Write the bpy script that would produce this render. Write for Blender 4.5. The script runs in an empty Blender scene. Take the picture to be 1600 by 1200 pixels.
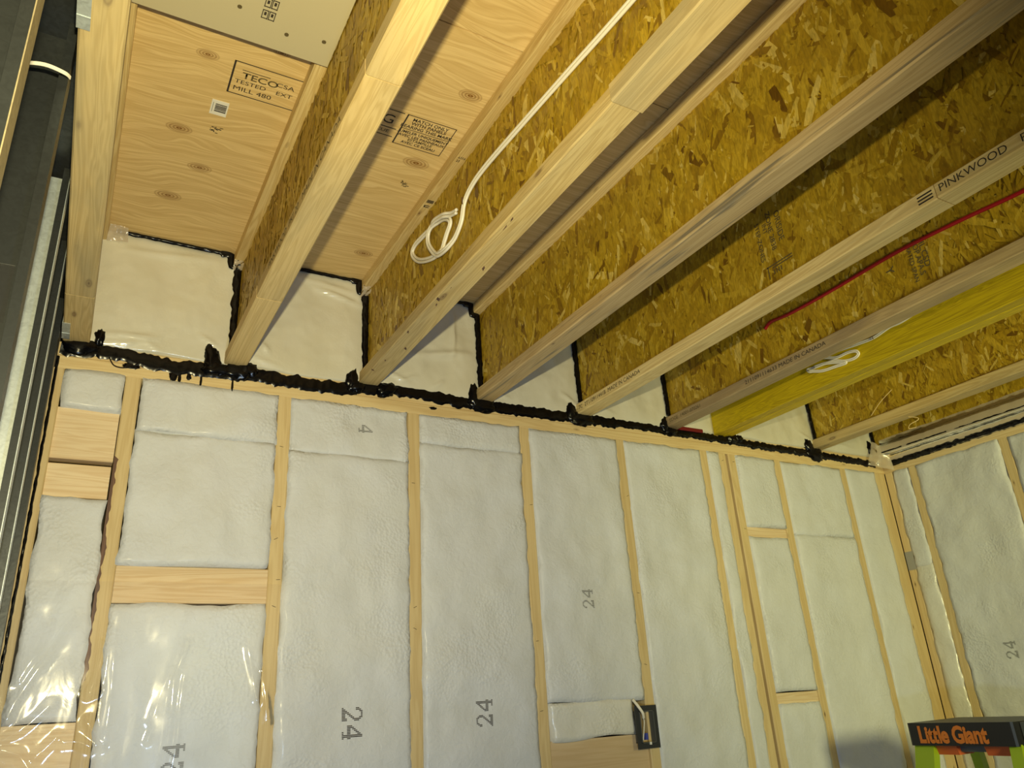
import bpy, bmesh, math, random
from mathutils import Vector, Matrix, noise
random.seed(7)
scene = bpy.context.scene
COL = scene.collection

# ------------------------------------------------------------------ camera, world, lamps, exposure
cam_d = bpy.data.cameras.new('camera'); cam = bpy.data.objects.new('camera', cam_d); COL.objects.link(cam)
Rv = Vector((0.87330165, -0.48373349, -0.0578458)); Uv = Vector((-0.13873786, -0.36075694, 0.92228317)); Fv = Vector((0.46700753, 0.79740601, 0.38216178))
Mc = Matrix((Rv, Uv, -Fv)).transposed().to_4x4(); Mc.translation = Vector((-0.10011923, -2.15705027, -0.87630909))
cam.matrix_world = Mc
cam_d.sensor_width = 36.0; cam_d.lens = 36.0 * 1207.757 / 1600.0; cam_d.clip_start = 0.02
scene.camera = cam

world = bpy.data.worlds.new('world'); scene.world = world; world.use_nodes = True
world.node_tree.nodes['Background'].inputs[0].default_value = (0.95, 0.84, 0.62, 1)
world.node_tree.nodes['Background'].inputs[1].default_value = 0.10

def lamp(name, kind, loc, power, color, radius, aim=None, angle=150, blend=1.0):
    d = bpy.data.lights.new(name, kind); d.energy = power; d.color = color; d.shadow_soft_size = radius
    if kind == 'SPOT': d.spot_size = math.radians(angle); d.spot_blend = blend
    o = bpy.data.objects.new(name, d); COL.objects.link(o); o.location = loc
    if aim: o.rotation_euler = (Vector(aim) - Vector(loc)).to_track_quat('-Z', 'Y').to_euler()
    return o
lamp('head_lamp', 'SPOT', (-0.10, -2.17, -0.69), 140, (1.0, 0.865, 0.46), 0.014, aim=(0.53, 0.0, 0.40), angle=108, blend=1.0)
lamp('hand_lamp', 'SPOT', (0.12, -2.12, -1.20), 46, (0.50, 0.71, 1.0), 0.03, aim=(0.9, 0.0, -0.95), angle=130, blend=1.0)
lamp('warm_fill_spot', 'SPOT', (1.2, -3.5, -0.60), 300, (1.0, 0.94, 0.42), 0.25, aim=(3.1, -0.8, -0.45), angle=76, blend=1.0)  # unseen warm fill added behind the camera to brighten the right side

vs = scene.view_settings
scene.display_settings.display_device = 'sRGB'
vs.view_transform = 'Standard'; vs.look = 'None'; vs.gamma = 1.0; vs.exposure = 0.0; vs.use_curve_mapping = False

# ------------------------------------------------------------------ material helpers
class N:
    def __init__(s, name):
        s.m = bpy.data.materials.new(name); s.m.use_nodes = True; s.t = s.m.node_tree; s.t.nodes.clear()
        s.out = s.n('ShaderNodeOutputMaterial'); s.b = s.n('ShaderNodeBsdfPrincipled'); s.l(s.b.outputs[0], s.out.inputs[0])
    def n(s, kind, **kw):
        x = s.t.nodes.new(kind)
        for k, v in kw.items():
            if k.startswith('i_'): x.inputs[k[2:].replace('_', ' ')].default_value = v
            else: setattr(x, k, v)
        return x
    def l(s, a, b): s.t.links.new(a, b)
    def math(s, op, a, b=None, c=None):
        x = s.n('ShaderNodeMath', operation=op)
        for i, v in enumerate((a, b, c)):
            if v is None: continue
            if isinstance(v, (int, float)): x.inputs[i].default_value = v
            else: s.l(v, x.inputs[i])
        return x.outputs[0]
    def mix(s, f, a, b, mode='MIX'):
        x = s.n('ShaderNodeMix', data_type='RGBA', blend_type=mode)
        for k, v in ((0, f), (6, a), (7, b)):
            if isinstance(v, (int, float)): x.inputs[k].default_value = v
            elif isinstance(v, tuple): x.inputs[k].default_value = (v + (1,))[:4]
            else: s.l(v, x.inputs[k])
        return x.outputs[2]
    def ramp(s, f, stops):
        x = s.n('ShaderNodeValToRGB'); e = x.color_ramp.elements
        while len(e) < len(stops): e.new(0.5)
        for k, (p, c) in enumerate(stops):
            e[k].position = p; e[k].color = (c, c, c, 1) if isinstance(c, (int, float)) else (c + (1,))[:4]
        s.l(f, x.inputs[0]); return x.outputs[0]
    def coords(s, scale, rnd=True, kind='Object'):
        tc = s.n('ShaderNodeTexCoord'); src = tc.outputs[kind]
        if rnd:
            oi = s.n('ShaderNodeObjectInfo'); mu = s.n('ShaderNodeVectorMath', operation='SCALE'); mu.inputs[0].default_value = (31.7, 17.3, 23.9)
            s.l(oi.outputs['Random'], mu.inputs['Scale'])
            ad = s.n('ShaderNodeVectorMath', operation='ADD'); s.l(src, ad.inputs[0]); s.l(mu.outputs[0], ad.inputs[1]); src = ad.outputs[0]
        mp = s.n('ShaderNodeMapping'); mp.inputs['Scale'].default_value = scale; s.l(src, mp.inputs[0]); return mp.outputs[0]
    def noise(s, v, scale=1.0, detail=3.0, dist=0.0, rough=0.5):
        x = s.n('ShaderNodeTexNoise'); x.inputs['Scale'].default_value = scale; x.inputs['Detail'].default_value = detail
        x.inputs['Distortion'].default_value = dist; x.inputs['Roughness'].default_value = rough; s.l(v, x.inputs['Vector']); return x.outputs[0]
    def bump(s, h, strength=0.3, dist=0.001):
        x = s.n('ShaderNodeBump'); x.inputs['Strength'].default_value = strength; x.inputs['Distance'].default_value = dist
        s.l(h, x.inputs['Height']); s.l(x.outputs[0], s.b.inputs['Normal']); return x
    def set(s, **kw):
        for k, v in kw.items():
            i = s.b.inputs[k.replace('_', ' ')]
            if isinstance(v, (int, float)): i.default_value = v
            elif isinstance(v, tuple): i.default_value = (v + (1,))[:4]
            else: s.l(v, i)
        return s

def plain(name, c, rough=0.6, metal=0.0, **kw):
    n = N(name); n.set(Base_Color=c, Roughness=rough, Metallic=metal, **kw)
    v = n.coords((1, 1, 1)); n.bump(n.noise(v, 220, 2), 0.12, 0.0006); return n.m

def wood(name, axis, light, dark, stain=0.0, stainc=(0.20, 0.21, 0.17), knots=1.0, knot_c=(0.11, 0.045, 0.015), rings=70, streak=0.0):
    n = N(name)
    def sc(al, ac):
        v = [ac, ac, ac]; v['XYZ'.index(axis)] = al; return tuple(v)
    big = n.noise(n.coords(sc(0.9, 7)), 1, 2, 0.3)
    v = n.coords(sc(1.3, 26)); g = n.noise(v, 1.0, 3, 0.8)
    bands = n.math('SINE', n.math('ADD', n.math('MULTIPLY', g, rings), n.math('MULTIPLY', big, 30)))
    fine = n.noise(n.coords(sc(6, 420)), 1, 2)
    f = n.math('ADD', n.math('MULTIPLY', bands, 0.16), n.math('ADD', n.math('MULTIPLY', fine, 0.35), n.math('MULTIPLY', big, 0.65)))
    col = n.mix(n.ramp(f, [(0.28, 0.0), (0.78, 1.0)]), light, dark)
    if knots > 0:
        vo = n.n('ShaderNodeTexVoronoi'); vo.inputs['Scale'].default_value = 1.0; n.l(n.coords(sc(5.2, 15)), vo.inputs['Vector'])
        d = vo.outputs['Distance']
        kr = n.math('MULTIPLY', n.ramp(d, [(0.05 * knots, 1.0), (0.15 * knots, 0.0)]), n.math('ADD', n.math('MULTIPLY', n.math('SINE', n.math('MULTIPLY', d, 90)), 0.25), 0.70))
        col = n.mix(kr, col, knot_c)
    if stain > 0:
        sm = n.ramp(n.noise(n.coords(sc(1.6, 9)), 1, 4, 0.6), [(0.40, 0.0), (0.58, 1.0)])
        col = n.mix(n.math('MULTIPLY', sm, stain), col, stainc)
    if streak > 0:
        sm = n.ramp(n.noise(n.coords(sc(2.2, 60)), 1, 4, 0.9), [(0.56, 0.0), (0.68, 1.0)])
        col = n.mix(n.math('MULTIPLY', sm, streak), col, (0.17, 0.15, 0.11))
    ob = n.n('ShaderNodeObjectInfo')
    hs = n.n('ShaderNodeHueSaturation'); n.l(col, hs.inputs['Color']); n.l(n.math('ADD', n.math('MULTIPLY', ob.outputs['Random'], 0.16), 0.92), hs.inputs['Value'])
    n.set(Base_Color=hs.outputs[0], Roughness=0.62); n.bump(n.math('ADD', fine, n.math('MULTIPLY', bands, 0.3)), 0.22, 0.0008)
    return n.m

PINE = ((0.68, 0.52, 0.23), (0.49, 0.34, 0.12))
M = {}
M['flange'] = wood('flange_wood', 'Y', *PINE, stain=0.25)
M['flange_grey'] = wood('flange_wood_blue_stained', 'Y', (0.72, 0.55, 0.26), (0.54, 0.39, 0.16), stain=0.5, stainc=(0.30, 0.27, 0.17))
M['flange_smudged'] = wood('flange_wood_smudged', 'Y', (0.76, 0.575, 0.265), (0.58, 0.41, 0.16), stain=0.33, stainc=(0.36, 0.31, 0.18))
M['flange_streak'] = wood('flange_wood_streaked', 'Y', (0.64, 0.475, 0.235), (0.48, 0.33, 0.14), stain=0.15, streak=0.85, knots=0.5)
M['flange_pale'] = wood('flange_wood_pale', 'Y', (0.78, 0.62, 0.29), (0.60, 0.43, 0.17), knots=0.5, streak=0.2)
M['flange_mauve'] = wood('flange_wood_mauve', 'Y', (0.61, 0.45, 0.22), (0.44, 0.31, 0.14), stain=0.6, stainc=(0.23, 0.17, 0.11), knots=0.4, streak=0.35)
M['flange_top'] = wood('top_flange_wood', 'Y', (0.70, 0.54, 0.25), (0.52, 0.36, 0.13), knots=0.6)
M['stud'] = wood('stud_wood', 'Z', (0.68, 0.53, 0.27), (0.58, 0.425, 0.195), knots=0.55, rings=40)
M['plate'] = wood('plate_wood', 'X', (0.70, 0.55, 0.28), (0.58, 0.42, 0.19), knots=0.6, rings=45)
M['plate_y'] = wood('plate_wood_side', 'Y', (0.72, 0.57, 0.31), (0.60, 0.43, 0.20), knots=0.6, rings=45)
M['block'] = wood('blocking_wood', 'X', (0.80, 0.64, 0.40), (0.66, 0.47, 0.25), knots=0.5, rings=60)
M['bark'] = wood('bark_edge_wood', 'Z', (0.17, 0.085, 0.05), (0.06, 0.03, 0.02), knots=0.0)
M['lvl'] = wood('yellow_beam_wood', 'Y', (0.66, 0.49, 0.002), (0.40, 0.28, 0.001), knots=0.25, rings=120, knot_c=(0.12, 0.06, 0.0))

def osb_mat():
    n = N('oriented_strand_board'); a = n.n('ShaderNodeAttribute', attribute_name='tone')
    col = n.ramp(a.outputs['Fac'], [(0.0, (0.14, 0.066, 0.003)), (0.18, (0.32, 0.19, 0.007)), (0.5, (0.47, 0.305, 0.014)), (0.8, (0.58, 0.40, 0.034)), (1.0, (0.75, 0.58, 0.15))])
    v = n.coords((1, 30, 30), rnd=False); fine = n.noise(n.coords((60, 170, 45), rnd=False), 1, 4, 0.8)
    mot = n.noise(n.coords((9, 9, 9), rnd=False), 1, 3)
    f = n.ramp(fine, [(0.3, 0.62), (0.62, 1.08)])
    col = n.mix(1.0, col, f, 'MULTIPLY'); col = n.mix(n.ramp(mot, [(0.35, 0.0), (0.75, 0.35)]), col, (0.33, 0.19, 0.02))
    n.set(Base_Color=col, Roughness=0.45); n.bump(fine, 0.2, 0.0008); return n.m
M['osb'] = osb_mat()

def ply_mat():
    n = N('plywood_veneer'); tc = n.n('ShaderNodeTexCoord'); sep = n.n('ShaderNodeSeparateXYZ'); n.l(tc.outputs['Object'], sep.inputs[0])
    x, y = sep.outputs[0], sep.outputs[1]
    warp = n.noise(n.coords((2.2, 5, 1), rnd=False), 1, 2, 0.4)
    yy = n.math('ADD', y, n.math('MULTIPLY', warp, 0.16)); kn = None; halo = None
    for kx, ky, r in ((-0.017, -0.52, 1.0), (0.049, -0.388, 1.0), (-0.008, -0.235, 1.15), (0.006, -0.782, 0.8), (0.145, -0.852, 0.6), (0.565, -0.913, 1.0), (0.543, -0.636, 1.2), (0.561, -0.169, 1.0), (0.50, -1.30, 1.0), (0.90, -0.5, 1.0), (1.35, -0.9, 1.1), (0.1, -1.5, 1.0), (0.06, -2.0, 1.0), (0.5, -1.9, 1.0)):
        dx = n.math('DIVIDE', n.math('SUBTRACT', x, kx), 0.031 * r); dy = n.math('DIVIDE', n.math('SUBTRACT', y, ky), 0.019 * r)
        d2 = n.math('ADD', n.math('MULTIPLY', dx, dx), n.math('MULTIPLY', dy, dy))
        d = n.math('SQRT', d2)
        k = n.math('SUBTRACT', 1.0, n.math('MINIMUM', d, 1.0))
        g = n.math('MULTIPLY', n.math('DIVIDE', dy, n.math('ADD', 1.0, n.math('MULTIPLY', d2, 0.35))), 0.016 * r)
        yy = n.math('ADD', yy, g)
        kn = k if kn is None else n.math('MAXIMUM', kn, k)
    cb = n.n('ShaderNodeCombineXYZ'); n.l(n.math('MULTIPLY', x, 1.5), cb.inputs[0]); n.l(n.math('MULTIPLY', yy, 46), cb.inputs[1])
    g = n.noise(cb.outputs[0], 1.0, 3, 0.25)
    b = n.ramp(g, [(0.30, 0.0), (0.50, 0.75), (0.54, 0.1), (0.68, 0.9), (0.72, 0.3)])
    fine = n.noise(n.coords((14, 520, 1), rnd=False), 1, 2)
    col = n.mix(b, (0.80, 0.60, 0.28), (0.57, 0.385, 0.14))
    col = n.mix(n.math('MULTIPLY', n.ramp(fine, [(0.45, 0.0), (0.8, 1.0)]), 0.25), col, (0.42, 0.23, 0.07))
    ring = n.math('ADD', n.math('MULTIPLY', n.math('SINE', n.math('MULTIPLY', kn, 24)), 0.32), 0.5)
    kk = n.math('MULTIPLY', n.ramp(kn, [(0.0, 0.0), (0.12, 0.7), (0.6, 0.9), (0.85, 1.6)]), ring)
    col = n.mix(kk, col, (0.22, 0.095, 0.012))
    n.set(Base_Color=col, Roughness=0.55); n.bump(fine, 0.12, 0.0006); return n.m
M['ply'] = ply_mat()

def batt_mat(name, c, coat, rough, yel, bs=0.5, cr=0.16):
    n = N(name); v = n.coords((1, 1, 1))
    mot = n.noise(v, 9, 4, 0.5); mot2 = n.noise(v, 4.0, 3)
    vo = n.n('ShaderNodeTexVoronoi'); vo.inputs['Scale'].default_value = 115; n.l(v, vo.inputs['Vector'])
    patch = n.ramp(n.noise(v, 5.5, 2), [(0.50, 0.0), (0.62, 1.0)])
    col = n.mix(n.ramp(mot, [(0.3, 0.0), (0.7, 1.0)]), c, tuple(a * b for a, b in zip(c, (0.93, 0.92, 0.88))))
    col = n.mix(n.ramp(mot2, [(0.45, 0.0), (0.75, 0.5)]), col, yel)
    fib = n.noise(v, 60, 4, 0.6)
    h = n.math('ADD', n.math('MULTIPLY', fib, 0.8), n.math('MULTIPLY', n.math('MULTIPLY', vo.outputs['Distance'], patch), 0.7))
    n.set(Base_Color=col, Roughness=rough, Coat_Weight=coat, Coat_Roughness=cr); n.bump(h, bs, 0.006); return n.m
M['batt'] = batt_mat('insulation_under_poly', (0.655, 0.68, 0.72), 0.08, 0.6, (0.68, 0.69, 0.66))
M['rim_batt'] = batt_mat('rim_insulation_under_poly', (0.67, 0.65, 0.545), 0.75, 0.5, (0.70, 0.655, 0.48), 0.10, 0.13)
M['flap'] = batt_mat('glossy_insulation', (0.72, 0.72, 0.68), 0.45, 0.45, (0.78, 0.75, 0.64))

def film_mat(name, haze, tint, gloss_rough, ior=1.5):
    n = N(name); n.t.nodes.remove(n.b)
    tr = n.n('ShaderNodeBsdfTransparent'); tr.inputs[0].default_value = (1, 1, 1, 1)
    di = n.n('ShaderNodeBsdfDiffuse'); di.inputs[0].default_value = tint + (1,)
    gl = n.n('ShaderNodeBsdfGlossy'); gl.inputs[0].default_value = (1, 1, 1, 1); gl.inputs['Roughness'].default_value = gloss_rough
    bp = n.n('ShaderNodeBump'); bp.inputs['Strength'].default_value = 0.10; bp.inputs['Distance'].default_value = 0.004
    n.l(n.noise(n.coords((1, 1, 0.5)), 22, 3, 1.2), bp.inputs['Height']); n.l(bp.outputs[0], gl.inputs['Normal'])
    fr = n.n('ShaderNodeFresnel'); fr.inputs[0].default_value = ior; n.l(bp.outputs[0], fr.inputs['Normal'])
    m1 = n.n('ShaderNodeMixShader'); m1.inputs[0].default_value = haze; n.l(tr.outputs[0], m1.inputs[1]); n.l(di.outputs[0], m1.inputs[2])
    m2 = n.n('ShaderNodeMixShader'); n.l(fr.outputs[0], m2.inputs[0]); n.l(m1.outputs[0], m2.inputs[1]); n.l(gl.outputs[0], m2.inputs[2])
    n.l(m2.outputs[0], n.out.inputs[0]); return n.m
M['film'] = film_mat('clear_poly_film', 0.02, (0.95, 0.95, 1.0), 0.085, 1.62)
M['film_milky'] = film_mat('milky_poly_film', 0.55, (0.66, 0.56, 0.42), 0.2)

def steel(name, c, rough, metal=0.9):
    n = N(name); v = n.coords((1, 1, 1)); vo = n.n('ShaderNodeTexVoronoi'); vo.inputs['Scale'].default_value = 70; n.l(v, vo.inputs['Vector'])
    sp = n.noise(v, 90, 4, 1.0)
    col = n.mix(n.ramp(sp, [(0.35, 0.0), (0.7, 1.0)]), c, tuple(x * 0.72 for x in c))
    n.set(Base_Color=col, Roughness=n.math('ADD', n.math('MULTIPLY', sp, 0.2), rough), Metallic=metal); n.bump(sp, 0.08, 0.0008); return n.m
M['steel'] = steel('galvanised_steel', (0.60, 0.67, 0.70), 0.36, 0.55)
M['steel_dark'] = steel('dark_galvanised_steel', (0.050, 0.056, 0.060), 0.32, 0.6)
M['steel_tan_reflected'] = steel('steel_with_painted_tan_reflection', (0.30, 0.25, 0.15), 0.5, 0.2)  # tan reflection of nearby wood painted into the base colour
M['black_seal'] = plain('black_acoustic_sealant', (0.0025, 0.0025, 0.0035), 0.22, Specular_IOR_Level=0.3)
M['ink'] = plain('black_ink', (0.030, 0.022, 0.016), 0.8)
M['ink_soft'] = plain('faded_ink', (0.10, 0.075, 0.03), 0.8)
M['ink_grey'] = plain('grey_ink', (0.16, 0.16, 0.16), 0.7)
M['cable'] = plain('white_cable_jacket', (0.84, 0.80, 0.68), 0.4)
M['red'] = plain('red_cable_jacket', (0.30, 0.006, 0.012), 0.4)
M['red_dark'] = plain('dark_red_plastic', (0.16, 0.006, 0.008), 0.5)
M['dark'] = plain('black_plastic', (0.012, 0.012, 0.013), 0.45)
M['box_black'] = plain('electrical_box_plastic', (0.030, 0.033, 0.036), 0.4)
M['blue'] = plain('blue_plastic', (0.05, 0.07, 0.35), 0.4)
M['panel'] = plain('grey_backer_board', (0.50, 0.445, 0.29), 0.75)
M['paper'] = plain('white_paper', (0.80, 0.78, 0.70), 0.6)
M['sheath'] = plain('dark_sheathing', (0.05, 0.045, 0.04), 0.8)
M['liner'] = plain('dark_liner_board', (0.020, 0.020, 0.021), 0.7)
M['concrete'] = plain('concrete', (0.34, 0.33, 0.31), 0.85)
M['green'] = plain('green_fibreglass', (0.30, 0.42, 0.012), 0.4)
M['orange'] = plain('orange_plastic', (0.62, 0.12, 0.03), 0.45)
M['orange_ink'] = plain('orange_lettering', (0.60, 0.17, 0.02), 0.5)
M['grey_plastic'] = plain('grey_plastic', (0.10, 0.105, 0.10), 0.45)
M['straw'] = plain('pale_straw', (0.80, 0.62, 0.28), 0.6)
M['tan_ply'] = wood('tan_sheathing_wood', 'X', (0.62, 0.46, 0.26), (0.55, 0.39, 0.20), knots=0.0, rings=30)
M['duct_tape'] = plain('grey_tape', (0.36, 0.36, 0.34), 0.5)

# ------------------------------------------------------------------ mesh helpers
class MB:
    def __init__(s): s.v = []; s.f = []; s.a = []
    def box(s, x0, x1, y0, y1, z0, z1):
        b = len(s.v); s.v += [(x, y, z) for x in (x0, x1) for y in (y0, y1) for z in (z0, z1)]
        s.f += [tuple(b + i for i in q) for q in ((0, 1, 3, 2), (4, 6, 7, 5), (0, 4, 5, 1), (2, 3, 7, 6), (0, 2, 6, 4), (1, 5, 7, 3))]; return s
    def prism(s, axis, a0, a1, sec):
        """extrude a convex 2-D section (in the two other axes, in order) along axis"""
        b = len(s.v); n = len(sec); k = 'XYZ'.index(axis)
        for a in (a0, a1):
            for p in sec:
                c = list(p); c.insert(k, a); s.v.append(tuple(c))
        for i in range(n): s.f.append((b + i, b + (i + 1) % n, b + n + (i + 1) % n, b + n + i))
        s.f.append(tuple(range(b + n - 1, b - 1, -1))); s.f.append(tuple(range(b + n, b + 2 * n))); return s
    def board(s, axis, x0, x1, y0, y1, z0, z1, c=0.003):
        lo = [x0, y0, z0]; hi = [x1, y1, z1]; k = 'XYZ'.index(axis); o = [i for i in range(3) if i != k]
        p0, p1, q0, q1 = lo[o[0]], hi[o[0]], lo[o[1]], hi[o[1]]
        c = min(c, (p1 - p0) / 3, (q1 - q0) / 3)
        sec = [(p0 + c, q0), (p1 - c, q0), (p1, q0 + c), (p1, q1 - c), (p1 - c, q1), (p0 + c, q1), (p0, q1 - c), (p0, q0 + c)]
        return s.prism(axis, lo[k], hi[k], sec)
    def tube(s, pts, r, n=8, up=(0.3, 0.5, 0.8), flat=1.0):
        b = len(s.v); P = [Vector(p) for p in pts]; L = len(P); u0 = Vector(up)
        for i, p in enumerate(P):
            t = (P[min(i + 1, L - 1)] - P[max(i - 1, 0)]).normalized()
            a = t.cross(u0)
            if a.length < 1e-5: a = t.orthogonal()
            a.normalize(); c = a.cross(t)
            for k in range(n):
                w = 2 * math.pi * k / n; s.v.append(tuple(p + a * (r * math.cos(w)) + c * (r * flat * math.sin(w))))
        for i in range(L - 1):
            for k in range(n): s.f.append((b + i * n + k, b + i * n + (k + 1) % n, b + (i + 1) * n + (k + 1) % n, b + (i + 1) * n + k))
        s.f.append(tuple(b + k for k in range(n - 1, -1, -1))); s.f.append(tuple(b + (L - 1) * n + k for k in range(n))); return s
    def build(s, name, mat, parent=None, smooth=False, **kw):
        me = bpy.data.meshes.new(name); me.from_pydata(s.v, [], s.f); me.update()
        bm = bmesh.new(); bm.from_mesh(me); bmesh.ops.recalc_face_normals(bm, faces=bm.faces); bm.to_mesh(me); bm.free()
        if smooth:
            for p in me.polygons: p.use_smooth = True
        me.materials.append(mat if not isinstance(mat, str) else M[mat]); return link(name, me, parent, **kw)

def link(name, me, parent=None, **kw):
    o = bpy.data.objects.new(name, me); COL.objects.link(o)
    if parent is not None: o.parent = parent; o.matrix_parent_inverse = Matrix.Translation(parent_base(parent)).inverted()
    return tag(o, **kw)
def parent_base(p):
    return Vector(p.location) if p.type == 'EMPTY' else Vector((0, 0, 0))      # mesh parts keep world coordinates
def tag(o, label=None, cat=None, group=None, kind=None):
    for k, v in (('label', label), ('category', cat), ('group', group), ('kind', kind)):
        if v: o[k] = v
    return o
def empty(name, loc, label=None, cat=None, group=None, kind=None):
    o = bpy.data.objects.new(name, None); COL.objects.link(o); o.location = loc; o.empty_display_size = 0.05
    return tag(o, label, cat, group, kind)
def catmull(pts, step=6):
    P = [Vector(p) for p in pts]; out = []
    for i in range(len(P) - 1):
        p0, p1, p2, p3 = P[max(i - 1, 0)], P[i], P[i + 1], P[min(i + 2, len(P) - 1)]
        for k in range(step):
            t = k / step; out.append(0.5 * ((2 * p1) + (p2 - p0) * t + (2 * p0 - 5 * p1 + 4 * p2 - p3) * t * t + (3 * p1 - p0 - 3 * p2 + p3) * t ** 3))
    out.append(P[-1]); return out
def text(body, size, o, right, up, mat='ink', parent=None, name='lettering', sx=1.0, bold=0.0, align='LEFT', off=0.0008, thick=0.0, spacing=1.0):
    c = bpy.data.curves.new('t', 'FONT'); c.body = body; c.size = size; c.align_x = align; c.offset = bold; c.space_character = spacing; c.extrude = thick; c.resolution_u = 3
    t = bpy.data.objects.new('t', c); me = bpy.data.meshes.new_from_object(t)
    r = Vector(right); u = Vector(up); n = r.cross(u)
    mt = Matrix((r * sx, u, n)).transposed().to_4x4(); mt.translation = Vector(o) + n * off
    me.transform(mt); bpy.data.objects.remove(t); bpy.data.curves.remove(c); me.materials.clear(); me.materials.append(M[mat])
    return link(name, me, parent)
def nz(x, y, z, s): return noise.noise(Vector((x * s, y * s, z * s)))

# ------------------------------------------------------------------ dimensions
XL, XR = -0.205, 3.115; ZC = 0.44; ZJ = 0.076; ZF = -2.38; S = 0.4064
# ------------------------------------------------------------------ setting
MB().box(-0.5, XR + 0.15, -4.2, 0.16, ZF - 0.1, ZF).build('floor', 'concrete', kind='structure')
MB().box(XL - 0.11, XR + 0.15, 0.145, 0.16, ZF, ZC).build('wall_back', 'sheath', kind='structure')
MB().box(XR + 0.145, XR + 0.16, -4.2, 0.145, ZF, ZC).build('wall_right', 'sheath', kind='structure')
MB().box(XL - 0.125, XL - 0.105, -4.2, 0.145, ZF, ZC).build('wall_left', 'liner', kind='structure')
ceil = empty('ceiling', (1.4, -2.0, ZC + 0.018), kind='structure')
pan = []
for x0, x1, y0, y1 in ((XL - 0.11, 0.239, -2.3, 0.14), (XL - 0.11, 0.239, -4.2, -2.303), (0.239, XR + 0.15, -1.0785, 0.14), (0.239, XR + 0.15, -2.3, -1.0815), (0.239, XR + 0.15, -4.2, -2.303)):
    pan.append(MB().box(x0, x1, y0, y1, ZC, ZC + 0.018).build('plywood_panel', 'ply', ceil))

MB().box(XL - 0.11, XR + 0.15, -4.2, 0.14, ZC + 0.0185, ZC + 0.03).build('seam_light_blocker', 'liner', ceil)  # added dark slab, keeps world light out of the panel seams
# ---- stamps on the plywood (flat print)
DX, DYU = (1, 0, 0), (0, -1, 0)
def frame_bars(x0, x1, y0, y1, w, parent, z=ZC, wl=None):
    m = MB(); wl = wl or w; t = 0.0006
    m.box(x0, x1, y0, y0 + w, z - t, z - t / 3); m.box(x0, x1, y1 - w, y1, z - t, z - t / 3); m.box(x0, x0 + wl, y0, y1, z - t, z - t / 3); m.box(x1 - w, x1, y0, y1, z - t, z - t / 3)
    return m.build('stamp_border', 'ink', parent)
P0, P2 = pan[0], pan[2]
frame_bars(0.060, 0.30, -0.792, -0.690, 0.0022, P0, wl=0.004)
text('TECO', 0.026, (0.082, -0.746, ZC), DX, DYU, 'ink_soft', P0, sx=1.15, bold=0.0004)
MB().box(0.080, 0.140, -0.7705, -0.769, ZC - 0.0006, ZC - 0.0002).build('stamp_rule', 'ink', P0)
text('TESTED', 0.017, (0.070, -0.727, ZC), DX, DYU, 'ink', P0, sx=1.18)
text('MILL 480', 0.019, (0.070, -0.704, ZC), DX, DYU, 'ink', P0, sx=1.18)
text('CSA', 0.018, (0.155, -0.752, ZC), DX, DYU, 'ink', P0, sx=1.25)
text('EXT', 0.017, (0.160, -0.726, ZC), DX, DYU, 'ink', P0, sx=1.2)
frame_bars(0.457, 0.586, -0.796, -0.686, 0.0018, P2, wl=0.0035)
MB().box(0.458, 0.586, -0.7475, -0.746, ZC - 0.0006, ZC - 0.0002).build('stamp_rule', 'ink', P2)
for k, (tx, ln) in enumerate((('MATCH ONLY', -0.779), ('WITH PANELS', -0.766), ('BEARING THIS MARK', -0.752))):
    text(tx, 0.0145, (0.5215, ln, ZC), DX, DYU, 'ink', P2, sx=1.0, align='CENTER', bold=0.0003)
for k, (tx, ln) in enumerate((('JUMELER UNIQUEMENT', -0.733), ('AVEC LES PANNEAUX', -0.720), ('ESTAMPILLE', -0.7085), ('AVEC CE SCEAU', -0.696))):
    text(tx, 0.0125, (0.5215, ln, ZC), DX, DYU, 'ink_soft' if k == 2 else 'ink', P2, sx=1.0, align='CENTER', bold=0.0003)
mm = MB()
for y in (-0.795, -0.735, -0.706): mm.box(0.30, 0.450, y, y + 0.0022, ZC - 0.0006, ZC - 0.0002)
mm.build('stamp_rule', 'ink', P2)
text('G', 0.044, (0.404, -0.748, ZC), DX, DYU, 'ink', P2)
text('CUE', 0.015, (0.402, -0.716, ZC), DX, DYU, 'ink', P2, sx=1.2)
for sx_, sy_, pp in ((0.058, -0.550, P0), (0.545, -0.545, P2)):
    m = MB()
    for k in range(16):
        a, b = random.uniform(-.011, .011), random.uniform(-.012, .012); w, h = random.uniform(.002, .009), random.uniform(.0012, .003)
        m.box(sx_ + a, sx_ + a + w, sy_ + b, sy_ + b + h, ZC - .0006, ZC - .0002)
    m.build('ink_mark', 'ink' if pp is P0 else 'ink_soft', pp)
def sticker():
    m = MB(); m.box(0.037, 0.074, -0.653, -0.603, ZC - 0.0009, ZC - 0.0002)
    o = m.build('label_sticker', 'paper', label='white barcode sticker on the plywood ceiling near the knots', cat='label')
    b = MB(); y = -0.642
    while y < -0.616:
        w = random.choice((0.0014, 0.0024, 0.0032)); b.box(0.046, 0.071, y, y + w, ZC - 0.0013, ZC - 0.0010); y += w + random.choice((0.0016, 0.0026))
    b.build('bars', 'ink', o)
    b = MB()
    for k in range(1): b.box(0.0405, 0.0416, -0.645, -0.612, ZC - 0.0013, ZC - 0.0010)
    b.build('bars', 'ink_grey', o)
sticker()
m = MB(); m.box(-0.16, 0.2296, -1.75, -0.905, 0.390, 0.3995)
bp = m.build('backer_panel', 'panel', label='grey-green flat panel screwed up under the top flanges, printed with small black boxes', cat='board')
m = MB()
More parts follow.
